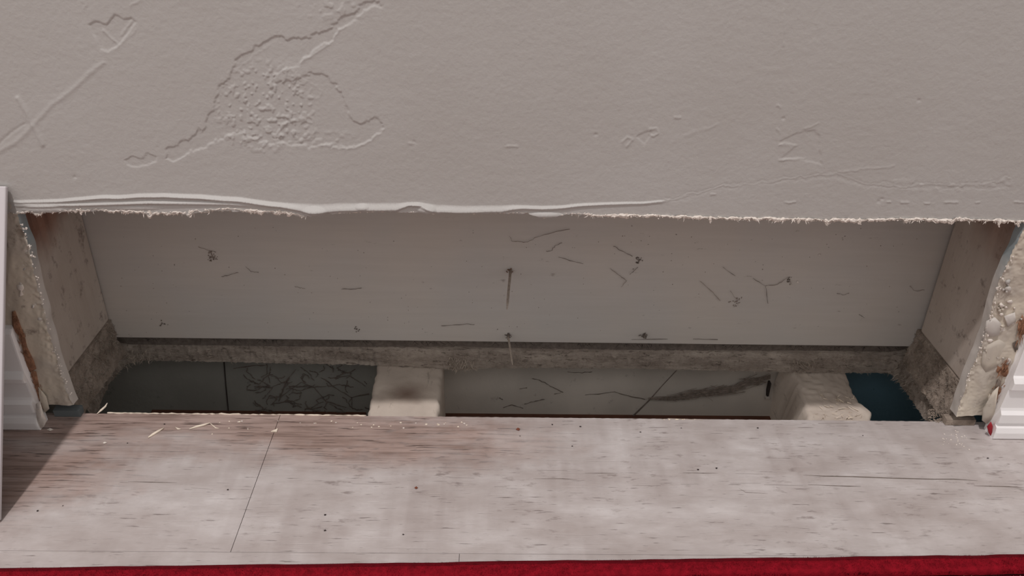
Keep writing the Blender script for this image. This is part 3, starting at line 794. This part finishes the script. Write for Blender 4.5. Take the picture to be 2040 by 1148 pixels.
# the dusty hanging web of the middle gap
b = MB()
for i in range(150):
    t0 = random.uniform(0, .85); t1 = min(1, t0+random.uniform(.08, .35)); pts = []
    q0, q1 = random.gauss(0, 1), random.gauss(0, 1)
    for j in range(7):
        f = t0+(t1-t0)*j/6
        x = np.interp(f, [0, .35, .65, 1], [1290, 1380, 1450, 1535]); y = np.interp(f, [0, .2, .35, .65, 1], [796, 793, 787, 776, 752])
        sp = np.interp(f, [0, .3, .55, .8, 1], [.6, 4.0, 6.0, 5.0, 3.5])
        pts.append(S(x, y+(q0+(q1-q0)*j/6)*sp+random.uniform(-.8, .8), .003+.003*random.random()))
    b.tube(pts, random.uniform(.00010, .00034), 4)
tag(b.build('cobweb', M['web_pale']), 'thick dusty cobweb strand sagging across the middle gap', 'cobweb', kind='stuff')
GAPL = ['crooked thread with a knot in the left part of the middle gap', 'short tick-shaped thread below the crooked knotted one', 'wavy thread at the bottom left of the middle gap', 'long wavy thread meeting the crease of the middle sheet', 'shallow thread at the top of the middle gap, under the ledge', 'tiny flat thread left of the crooked knotted one', 'rising thread at the bottom of the middle gap near its centre', 'tiny slanting thread at mid-height, left part of the middle gap']
for s in [[(1060, 755), (1072, 757), (1085, 762), (1100, 772), (1122, 782)], [(1105, 785), (1118, 782)], [(1003, 812), (1020, 806), (1042, 814)], [(1165, 787), (1200, 784), (1225, 781), (1250, 788), (1285, 796)], [(1130, 741), (1160, 743), (1180, 741)],
          [(1035, 775), (1050, 773)], [(1045, 805), (1062, 800), (1085, 796)], [(995, 793), (1002, 797)]]:
    threads('dust_thread', [s], M['web'], GAPL.pop(0), .00026, S, 'dust threads in the middle gap')
# small bracket at the right end of the middle gap
p = S(1531, 775, .004); o = box('metal_clip', p.x-.0009, p.x+.0009, p.y-.002, p.y+.003, p.z-.007, p.z+.007, M['seam'], bevel=.0003)
tag(o, 'small dark metal clip with a pale foot at the right end of the middle gap', 'clip')
box('foot', p.x-.0022, p.x+.0016, p.y-.004, p.y-.001, p.z-.0082, p.z-.0070, M['cut_edge'], o)

# ------------------------------------------------------------------ dust threads, specks and nails on the back panel
PP = lambda x, y, off=.0: P(x, y, 'y', PY-off)
PANL = ['long hooked dust thread with a looped end, top right of the long nail', 'short curved dust thread just below the long hooked one', 'straight slanting dust thread under the short curved one', 'slanting thread running up-left from the small fuzzy clump', 'short thread hanging from the small fuzzy clump', 'bent thread below the small fuzzy clump',
        'dark rising thread left of centre, right of the brown dust clump', 'curved thread ending in a knot beside the dark rising thread', 'short squiggly thread at mid-height, above the left gap', 'thread trailing off the brown dust clump at the left', 'long flat thread near the panel bottom, left of the nails', 'short slanting thread at the upper left of the right-hand tangle',
        'long slanting thread left of the loose grey tuft', 'thread dropping straight down in the right-hand tangle', 'crooked thread leading to the dark dust tuft on the right', 'thread running down into the loose grey tuft', 'hooked thread beside the right stud', 'shallow curved thread between the right tangle and the right stud', 'faint flat thread at mid-height left of the long nail',
        'flat thread along the panel bottom, right of the nail stub', 'flat thread along the panel bottom under the nail stub', 'short slanting thread low on the right part of the panel']
for s in [[(1015, 470), (1020, 480), (1035, 482), (1052, 483), (1070, 472), (1100, 464), (1135, 457)], [(1088, 501), (1098, 500), (1106, 490), (1120, 484)], [(1112, 512), (1135, 519), (1162, 526)], [(1222, 490), (1235, 498), (1260, 511)],
          [(1270, 532), (1262, 542), (1255, 547)], [(1215, 535), (1235, 550), (1248, 560), (1238, 572)], [(442, 552), (455, 548), (475, 543)], [(490, 532), (500, 541), (515, 543)], [(587, 571), (598, 574), (608, 575)], [(395, 492), (418, 500), (430, 503)],
          [(880, 650), (900, 648), (930, 646), (945, 647)], [(1440, 533), (1465, 550)], [(1395, 560), (1420, 583), (1435, 600)], [(1500, 555), (1525, 570), (1530, 605)], [(1525, 570), (1545, 568), (1560, 560), (1570, 552), (1578, 568)], [(1455, 580), (1470, 600), (1462, 612)],
          [(1813, 570), (1822, 580), (1842, 578)], [(1668, 585), (1682, 588), (1692, 584)], [(680, 576), (705, 577), (720, 574)], [(1380, 676), (1430, 677)], [(1258, 676), (1330, 676)], [(1712, 626), (1722, 634)]]:
    threads('dust_thread', [s], M['web_pale'] if s[0][0] % 2 else M['web'], PANL.pop(0), .00018, PP, 'dust threads on the back panel')


def clump(pts, n, s, label, mat='web', r=.0006):
    b = MB()
    for i in range(n):
        x, y = random.choice(pts); b.blob(PP(x+random.gauss(0, s), y+random.gauss(0, s), .0004), r*random.uniform(.5, 1.4), .0005, r*random.uniform(.6, 1.6))
    return tag(b.build('dust_clump', M[mat]), label, 'dust', 'dust clumps on the back panel')


clump([(418, 505), (422, 512), (420, 520), (428, 515)], 40, 2.4, 'fuzzy brown dust clump at the dark left of the back panel', 'web_pale')
clump([(1270, 516), (1272, 522), (1276, 516)], 18, 2.2, 'small fuzzy dust clump right of the long nail on the panel')
clump([(1466, 600), (1462, 606), (1475, 602)], 16, 4, 'loose grey dust tuft low on the right half of the panel', 'web_pale')
clump([(1571, 555), (1574, 562)], 12, 3, 'dark dust tuft at the top of a thread, right part of the panel')
clump([(322, 644), (330, 645)], 10, 3, 'small dark dust tuft low at the panel left end', 'web')
clump([(710, 655), (713, 659)], 8, 2, 'tiny dust tuft at the panel bottom above the left gap', 'web')
for (x, y, q) in [(1632, 508, 3), (1589, 562, 3), (1589, 461, 2), (1497, 479, 1.5)]:
    b = MB(); b.blob(PP(x, y, .0006), .0004*q, .0006, .0003*q); tag(b.build('plaster_crumb', M['gypsum']), 'tiny white plaster crumb stuck to the back panel', 'crumb', 'white crumbs on the back panel')
b = MB()
rs = random.Random(9)
for i in range(170):
    x, y = rs.uniform(210, 1830), rs.uniform(450, 668)
    if x < 240 and y < 600: continue
    b.blob(PP(x, y, .0002), rs.uniform(.0002, .0006), .0003, rs.uniform(.0002, .0005))
tag(b.build('dust_specks', M['web_pale'], pan), 'scattered dust specks', kind='stuff')


def nail(px0, px1, r, mat, label, tuft):
    a = P(*px0, 'y', PY-.0002)
    # runs straight out of the panel to the tip seen at px1
    d = FW+(px1[0]-1020)/F_PX*RT+(574-px1[1])/F_PX*UP
    k = (a.z-.001-CAM.z)/d.z; e = CAM+d*k
    root = bpy.data.objects.new('nail', None); C.objects.link(root); root.location = a
    b = MB(); w = e-a
    b.tube([w*0, w*.3, w*.85, w], [r*1.05, r, r*.9, r*.35], 8); b.build('shaft', mat, root, True)
    b = MB()
    for i in range(26): b.blob(Vector((random.gauss(0, .0012), -abs(random.gauss(0, .002)), random.gauss(0, .0010))), .0006, .0007, .0006)
    for i in range(12): b.fibre(Vector((random.gauss(0, .0006), -abs(random.gauss(0, .001)), 0)), (random.gauss(0, 1), -.2, random.gauss(-.2, .7)), random.uniform(.0015, .0035), .00007)
    b.build('dust_tuft', tuft, root)
    return tag(root, label, 'nail', 'nails poking through the back panel')


nail((1017, 538), (1010, 617), .00105, M['nail'], 'long rusty nail poking out of the middle of the back panel', M['russet'])
nail((1012, 667), (1021, 727), .0008, M['nail'], 'dusty nail at the bottom edge of the panel, over the ledge', M['web'])
nail((1283, 667), (1284, 674), .0012, M['web'], 'short dark nail stub at the bottom edge of the panel', M['web'])

# ------------------------------------------------------------------ floor planks
flr = box('floor', -1.6, 1.6, -2.4, -.03, -.026, -.0085, M['joist']); tag(flr, 'floor base under the laminate', kind='structure')
YE = .0135


def plank(x0, x1, y0, y1, edge=None):
    """bevelled board; the back edge may be ragged"""
    xs_ = np.unique(np.concatenate([np.linspace(x0, x1, int(max(4, min(900, (x1-x0)/.0012)))), [x0, x1]]))
    e = np.full(len(xs_), y1)
    if edge: e = e+np.array([edge(x) for x in xs_])
    c = .00016
    prof = [(0, -.0080, 0), (0, -c, 0), (c, 0, 0), (.5, 0, .5), (-c, 0, 1), (0, -c, 1), (0, -.0080, 1)]
    Xr, Yr, Zr = [], [], []
    for d, z, k in prof:
        Xr.append(xs_); Zr.append(np.full(len(xs_), z))
        Yr.append(y0+d+0*e if k == 0 else ((y0+e)/2 if k == .5 else e+d))
    Xr, Yr, Zr = np.array(Xr), np.array(Yr), np.array(Zr)
    # chamfer the short ends
    Xr = np.hstack([Xr[:, :1]-.0000, Xr, Xr[:, -1:]]); Yr = np.hstack([Yr[:, :1], Yr, Yr[:, -1:]]); Zr = np.hstack([np.full((7, 1), -.008), Zr, np.full((7, 1), -.008)])
    Xr[:, 1] += c; Xr[:, -2] -= c; Zr[:, 1] = np.minimum(Zr[:, 1], 0); 
    o = np_grid('plank', Xr, Yr, Zr, M['floor'], flr)
    for p in o.data.polygons: p.use_smooth = False
    return o


xs_seam = (P(553, 845, 'z', 0).x+P(458, 1100, 'z', 0).x)/2
yl = P(458, 1100, 'z', 0).y; xj = P(915, 1110, 'z', 0).x


def ragged(x): return .0004*mn.noise((x*300, 0, 0))+(.0009*abs(mn.noise((x*90, 4, 0))) if x < -.09 else .0001)


HX0 = P(204, 822, 'z', 0).x; HX1 = P(1848, 842, 'z', 0).x
plank(-1.2, xs_seam-.00003, yl+.0001, YE, ragged)
plank(xs_seam+.00003, 1.2, yl+.0001, YE, ragged)
plank(-1.2, xj, yl-.125, yl-.0001)
plank(xj, 1.2, yl-.125, yl-.0001)
# laminate strips running on beneath the drywall either side of the hole
box('plank', -1.2, HX0-.004, YE, WB, -.008, -.0002, M['fuzz'], flr); box('plank', HX1+.004, 1.2, YE, WB, -.008, -.0002, M['floor'], flr)
# long printed grain cracks
b = MB()


def grain(pts, w):
    q = [P(x, y, 'z', .00006) for x, y in pts]
    for i in range(len(q)-1):
        a, e = q[i], q[i+1]; wa = w*(.25 if i == 0 else 1)*random.uniform(.7, 1.2); we = w*(.2 if i == len(q)-2 else 1)
        k = len(b.v); b.v += [a+Vector((0, -wa, 0)), e+Vector((0, -we, 0)), e+Vector((0, we, 0)), a+Vector((0, wa, 0))]; b.f.append((k, k+1, k+2, k+3))


grain([(1360, 942), (1400, 943), (1430, 943)], .0003); grain([(1465, 944), (1520, 945)], .0003); grain([(1600, 947), (1640, 949), (1700, 950), (1780, 953), (1860, 955), (1900, 955), (1948, 958)], .00042)
grain([(1356, 965), (1390, 965)], .0003); grain([(1455, 963), (1516, 963)], .0004); grain([(1522, 966), (1600, 968)], .0004); grain([(1610, 966), (1690, 969), (1715, 969)], .0004); grain([(1762, 972), (1785, 972)], .0003); grain([(1825, 975), (1870, 975)], .0003)
grain([(1940, 968), (1975, 969), (2010, 970), (2040, 972)], .0004); grain([(1855, 985), (1905, 985)], .0003); grain([(1472, 973), (1485, 981), (1530, 984)], .00025)
grain([(1070, 937), (1130, 938)], .00035); grain([(1062, 954), (1120, 954), (1150, 956)], .0003); grain([(1165, 943), (1200, 943), (1230, 944)], .0003); grain([(895, 952), (945, 953)], .00035); grain([(985, 970), (1010, 970)], .0003); grain([(700, 964), (780, 965)], .0004)
grain([(255, 960), (300, 961), (352, 962)], .00035); grain([(180, 966), (192, 967)], .0003); grain([(380, 972), (418, 975)], .0003); grain([(1260, 967), (1316, 968)], .00035); grain([(1630, 844), (1705, 843)], .0005); grain([(1665, 849), (1690, 849)], .0004)
o = b.build('grain_cracks', M['web'], flr); tag(o, 'long dark printed grain lines', kind='stuff')

# ------------------------------------------------------------------ baseboards
zb = lambda y, x=30, yy=-.004: P(x, y, 'y', yy).z


def baseboard(name, x0, x1, zz, end_x, sgn, label):
    """zz: heights of the moulding's breaks from the floor up"""
    t = .0125
    h = zz
    prof = [(0, 0), (t*.92, 0), (t, .0012), (t, h[0]*.55), (t*.9, h[0]*.9), (t*.70, h[0]), (t*.70, h[0]+.0015), (t*.86, h[0]+.003), (t*.86, h[1]-.002), (t*.66, h[1]), (t*.60, h[1]+.002), (t*.60, h[2]-.0005), (t*.80, h[2]+.0008),
            (t*.82, h[3]-.003), (t*.62, h[3]), (t*.50, h[3]+.001), (t*.46, h[4]-.004), (t*.30, h[4]-.001), (0, h[4])]
    N = 5
    v = []; f = []
    n = len(prof)
    ends = [(x0, 0), (x1, 1)] if sgn > 0 else [(x1, 0), (x0, 1)]
    xs_ = [x0, x1-.004, x1-.001, x1] if sgn > 0 else [x1, x0+.004, x0+.001, x0]
    for k, x in enumerate(xs_):
        for i, (d, z) in enumerate(prof):
            jit = (.0012*mn.noise((z*260, i*.7, 3)))*(k > 0)
            v.append((x+jit*(1 if sgn > 0 else -1)-(sgn*.0022*(z/h[4]) if k > 0 else 0), WY-d-(-.0002 if k == 3 else 0), z))
    for k in range(len(xs_)-1):
        f += [(k*n+i, k*n+(i+1) % n, (k+1)*n+(i+1) % n, (k+1)*n+i) for i in range(n)]
    f += [tuple(range(n)), tuple((len(xs_)-1)*n+i for i in range(n))[::-1]]
    if sgn < 0: f = [q[::-1] for q in f]
    o = mesh_obj(name, v, f, M['white_gloss'], None, smooth=False)
    return tag(o, label, kind='structure')


xbl = P(80, 857, 'z', 0).x; xbr = P(1975, 873, 'z', 0).x
bl = baseboard('baseboard_left', -1.2, xbl, [zb(828), zb(801), zb(766), zb(749), zb(664)], 0, 1, 'white moulded baseboard broken off left of the opening')
zr = lambda y: P(2015, y, 'y', -.004).z
br = baseboard('baseboard_right', xbr, 1.2, [zr(849), zr(822), zr(780), zr(758), zr(672)], 0, -1, 'white moulded baseboard broken off right of the opening')
# torn caulk at the ends
patch('torn_caulk', [(72, 805), (80, 800), (86, 822), (93, 838), (88, 850), (78, 856), (74, 838)], WY-.010, .0006, M['gypsum'], bl, .002, 'torn caulk on the broken end')
patch('torn_caulk', [(76, 770), (92, 790), (98, 815), (90, 822), (80, 800)], WY-.002, .0006, M['scraped'], bl, .001)
patch('torn_caulk', [(1958, 815), (1978, 780), (1990, 770), (1980, 830), (1966, 845), (1956, 838)], WY-.003, .0006, M['scraped'], br, .0015, 'torn caulk on the broken end')
patch('paint_scrap', [(1966, 850), (1974, 840), (1978, 850), (1975, 872), (1969, 862)], WY-.008, .001, M['red_paint'], br, .0008, 'bright red scrap on the broken end')
# strips under the drywall edges; the left one paints the dark gap's shade
p, q = P(98, 814, 'y', WY), P(150, 814, 'y', WY)
o = prism('gap_strip', [(p.x, WY+.003, .0003), (p.x, WY+.009, .0003), (p.x, WY+.009, .0062), (p.x, WY+.003, .0056)], (q.x-p.x, 0, 0), M['gap_shade']); tag(o, 'blue-grey strip painted as the dark gap under the left drywall edge at the floor', 'strip')
p, q = P(1893, 835, 'y', WY), P(1952, 835, 'y', WY)
o = prism('gap_strip', [(p.x, WY+.003, .0003), (p.x, WY+.009, .0003), (p.x, WY+.009, .0058), (p.x, WY+.003, .0050)], (q.x-p.x, 0, 0), M['fuzz']); tag(o, 'dirty strip under the right drywall edge at the floor', 'strip')

# ------------------------------------------------------------------ leaning white panel at the left
a = P(4, 1036, 'z', .0005); c = P(17, 372, 'y', WY-.0008)
d = (Vector((a.x, c.y, c.z))-a); nrm = Vector((0, -d.z, d.y)).normalized()   # outward, up and toward the room
if nrm.z < 0: nrm = -nrm
th = .003
x1t = Vector((c.x, c.y, c.z))
bot = [a, a-nrm*th*0+Vector((0, 0, 0))]
poly = [a, x1t, x1t-nrm*th, a-nrm*th]
poly = [a+Vector((0, 0, .0)), x1t, x1t+Vector((0, 0, 0))-nrm*0, a]
lp = bpy.data.meshes.new('leaning_panel')
v0 = [a+nrm*th, x1t+nrm*th, x1t, a]       # right edge outline
sh = Vector((0, 0, 0))
v = [p+sh for p in v0]+[p+Vector((-.22, 0, 0)) for p in v0]
f = [(0, 1, 2, 3)[::-1], (4, 5, 6, 7), (0, 4, 5, 1)[::-1], (1, 5, 6, 2)[::-1], (2, 6, 7, 3)[::-1], (3, 7, 4, 0)[::-1]]
o = mesh_obj('leaning_panel', v, f, M['board_white'], smooth=False)
bv = o.modifiers.new('bevel', 'BEVEL'); bv.width = .0008; bv.segments = 2
tag(o, 'smooth white panel leaning against the wall at the left edge', 'panel')

# ------------------------------------------------------------------ rug
ra, rb = P(0, 1128, 'z', .010), P(2040, 1101, 'z', .010)
rd = (rb-ra).normalized(); rn = Vector((rd.y, -rd.x, 0))     # away from the wall
rug = bpy.data.objects.new('rug', None); C.objects.link(rug)
tag(rug, 'deep red pile rug along the bottom edge of the photo', 'rug')
mid = (ra+rb)/2; mid.z = 0


def rug_strip(name, prof, mat, half=.9, wav=.0006):
    t = np.arange(-half, half, .004); Xr, Yr, Zr = [], [], []
    for j, (s, z) in enumerate(prof):
        ww = wav*vn(t*1e3, t*0+j*3, 12, 95); Xr.append(mid.x+rd.x*t+rn.x*(s+ww)); Yr.append(mid.y+rd.y*t+rn.y*(s+ww)); Zr.append(np.full(len(t), z)+.3*ww)
    return np_grid(name, np.array(Xr), np.array(Yr), np.array(Zr), mat, rug, flip=False)


rug_strip('binding', [(.0015, .0006), (-.0005, .0045), (0, .0084), (.0015, .0100), (.0036, .0106), (.0046, .0104)], M['rug_edge'])['label'] = 'dark red bound edge'
rug_strip('border', [(.0036, .0070), (.0038, .0104), (.005, .0108), (.0105, .0108), (.0122, .0100), (.0132, .0070)], M['rug'])
rug_strip('groove', [(.0128, .0060), (.0138, .0052), (.0150, .0052), (.0158, .0060)], M['rug_dark'])
rug_strip('field', [(.0154, .0056), (.0160, .0080), (.018, .0098), (.05, .0104), (.6, .0104), (1.2, .0104)], M['rug_field'])
b = MB(); bk = MB()
for i in range(30000):
    t = random.uniform(-.36, .36); s = random.uniform(-.0005, .0128)
    z = np.interp(s, [-.0005, 0, .0028, .005, .0105, .0128], [.004, .0084, .0104, .0108, .0108, .0090])
    edge = s < .0036+.0006*mn.noise((t*60, 0, 0))
    (bk if edge or random.random() < .12 or s > .0122 else b).fibre((mid.x+rd.x*t+rn.x*s, mid.y+rd.y*t+rn.y*s, z-.0012), (random.gauss(0, .3), random.gauss(0, .25)+(.35 if edge else 0), 1), random.uniform(.0014, .0024)*(.6 if edge else 1), random.uniform(.00010, .00022))
tag(b.build('pile', M['rug'], rug), 'red pile tufts', kind='stuff'); tag(bk.build('pile', M['rug_edge'], rug), 'dark red pile tufts at the edge', kind='stuff')
b = MB(); b2 = MB()
for i in range(9000):
    t = random.uniform(.05, .36); s = random.uniform(.013, .026); q = mn.noise((t*110, s*160, 2))
    cream = q > -.1 and s > .0172 and t > .2+.02*q
    (b if cream else b2).fibre((mid.x+rd.x*t+rn.x*s, mid.y+rd.y*t+rn.y*s, .0090 if s > .0165 else .0046), (random.gauss(0, .3), random.gauss(0, .3), 1), random.uniform(.0014, .0024), .0002)
tag(b.build('pile', M['rug_cream'], rug), 'cream pile tufts of the patterned field', kind='stuff'); tag(b2.build('pile', M['rug_dark'], rug), 'dark red pile tufts beside the cream field', kind='stuff')


# ------------------------------------------------------------------ splinters and crumbs on the floor
def splinter(pts, r, label, flat=.5):
    z = r*flat
    q = [P(x, y, 'z', z+.0002+dz) for x, y, dz in pts]
    b = MB(); n = len(q)
    b.tube(q, [r*(.35 if i in (0, n-1) else random.uniform(.8, 1.1)) for i in range(n)], 6)
    return tag(b.build('wood_splinter', M['splinter'], None, True), label, 'splinter', 'splinters on the floor')


splinter([(295, 872, 0), (304, 866, 0), (316, 859, 0), (326, 853, 0)], .0010, 'thick straight pale splinter lying on the shaded tan plank')
splinter([(377, 855, 0), (392, 850, 0), (405, 847, 0), (418, 843, .0005)], .0008, 'flat pale splinter with a bent tail near the hole edge')
splinter([(418, 843, .0005), (424, 848, 0), (430, 853, 0), (437, 854, 0)], .0004, 'thin curled shaving beside the flat pale splinter')
splinter([(193, 825, 0), (202, 817, .001), (210, 810, .002), (214, 803, .004)], .0007, 'thin splinter standing up at the left corner of the hole')
splinter([(349, 851, 0), (355, 855, 0), (360, 855, 0)], .0006, 'short pale splinter between the two long ones')
splinter([(1330, 834, 0), (1400, 837, 0)], .0003, 'fine sliver along the hole edge in the middle')
p = P(548, 860, 'z', .0); o = prism('wood_chip', [p+Vector((-.0025, -.001, .0003)), p+Vector((.0016, -.0012, .0003)), p+Vector((.0015, .0022, .0003))], (0, 0, .0008), M['splinter']); tag(o, 'small triangular pale chip at the plank seam', 'chip')


def crumb(x, y, r, mat, label, group):
    p = P(x, y, 'z', r*.5); b = MB(); b.blob(p, r*1.3, r, r*.7); return tag(b.build('crumb', M[mat]), label, 'crumb', group)


crumb(1032, 855, .0014, 'brown_chip', 'brown crumb on the floor below the middle gap', 'larger crumbs')
crumb(829, 972, .0011, 'brown_chip', 'faint reddish crumb on the pale plank left of the middle', 'larger crumbs')
crumb(100, 856, .0016, 'gypsum', 'white plaster crumb by the left baseboard end', 'larger crumbs')
crumb(208, 882, .0012, 'gypsum', 'white plaster crumb at the shadow edge on the left plank', 'larger crumbs')
for (x, y) in [(1036, 869), (1140, 889), (1156, 850), (1391, 936), (1427, 933), (1510, 853), (1719, 868), (648, 1026), (454, 976), (647, 1057), (803, 1065), (75, 1018), (125, 1008), (328, 845), (1276, 861), (1968, 913), (254, 883), (1357, 853), (1100, 846)]:
    crumb(x, y, random.uniform(.0004, .0007), 'dark', 'tiny dark speck on the laminate floor', 'dark specks on the floor')
for i in range(34):
    x = random.uniform(420, 930); crumb(x, 838+abs(random.gauss(0, 12))+(x-420)*.004, random.uniform(.0003, .0008), random.choice(['splinter', 'gypsum', 'splinter']), 'tiny pale crumb on the tan floor before the hole', 'pale crumbs near the hole')
for i in range(30):
    crumb(random.gauss(1905, 14), random.gauss(872, 9), random.uniform(.0003, .0007), 'gypsum', 'tiny plaster grain on the floor near the right baseboard', 'plaster grains on the right')
for i in range(10):
    crumb(random.gauss(1345, 18), 836, random.uniform(.0004, .0008), 'splinter', 'tiny pale crumb on the edge of the middle gap', 'crumbs on the hole edge')
# plaster grains on the right corner of the hole
b = MB()
for i in range(260):
    p = P(random.uniform(1850, 1905), random.uniform(815, 843), 'z', -.0002); b.blob(p, .0007, .0007, .0006)
o = b.build('plaster_dust', M['fuzz']); tag(o, 'heaped grey dust in the right corner of the opening', 'dust', kind='stuff')

# chipped pale lip along the sawn laminate edge
b = MB(); pts = []
for k in range(90):
    x = 215+k*515/89; q = P(x, 822+(x-200)*.0121, 'z', .0001); pts.append(Vector((q.x, YE+ragged(q.x)+.0001, .0001+.0003*random.random())))
b.tube(pts, [random.uniform(.0001, .0006) for _ in pts], 5); tag(b.build('chipped_edge', M['splinter'], flr), 'pale chipped edge of the laminate', None)
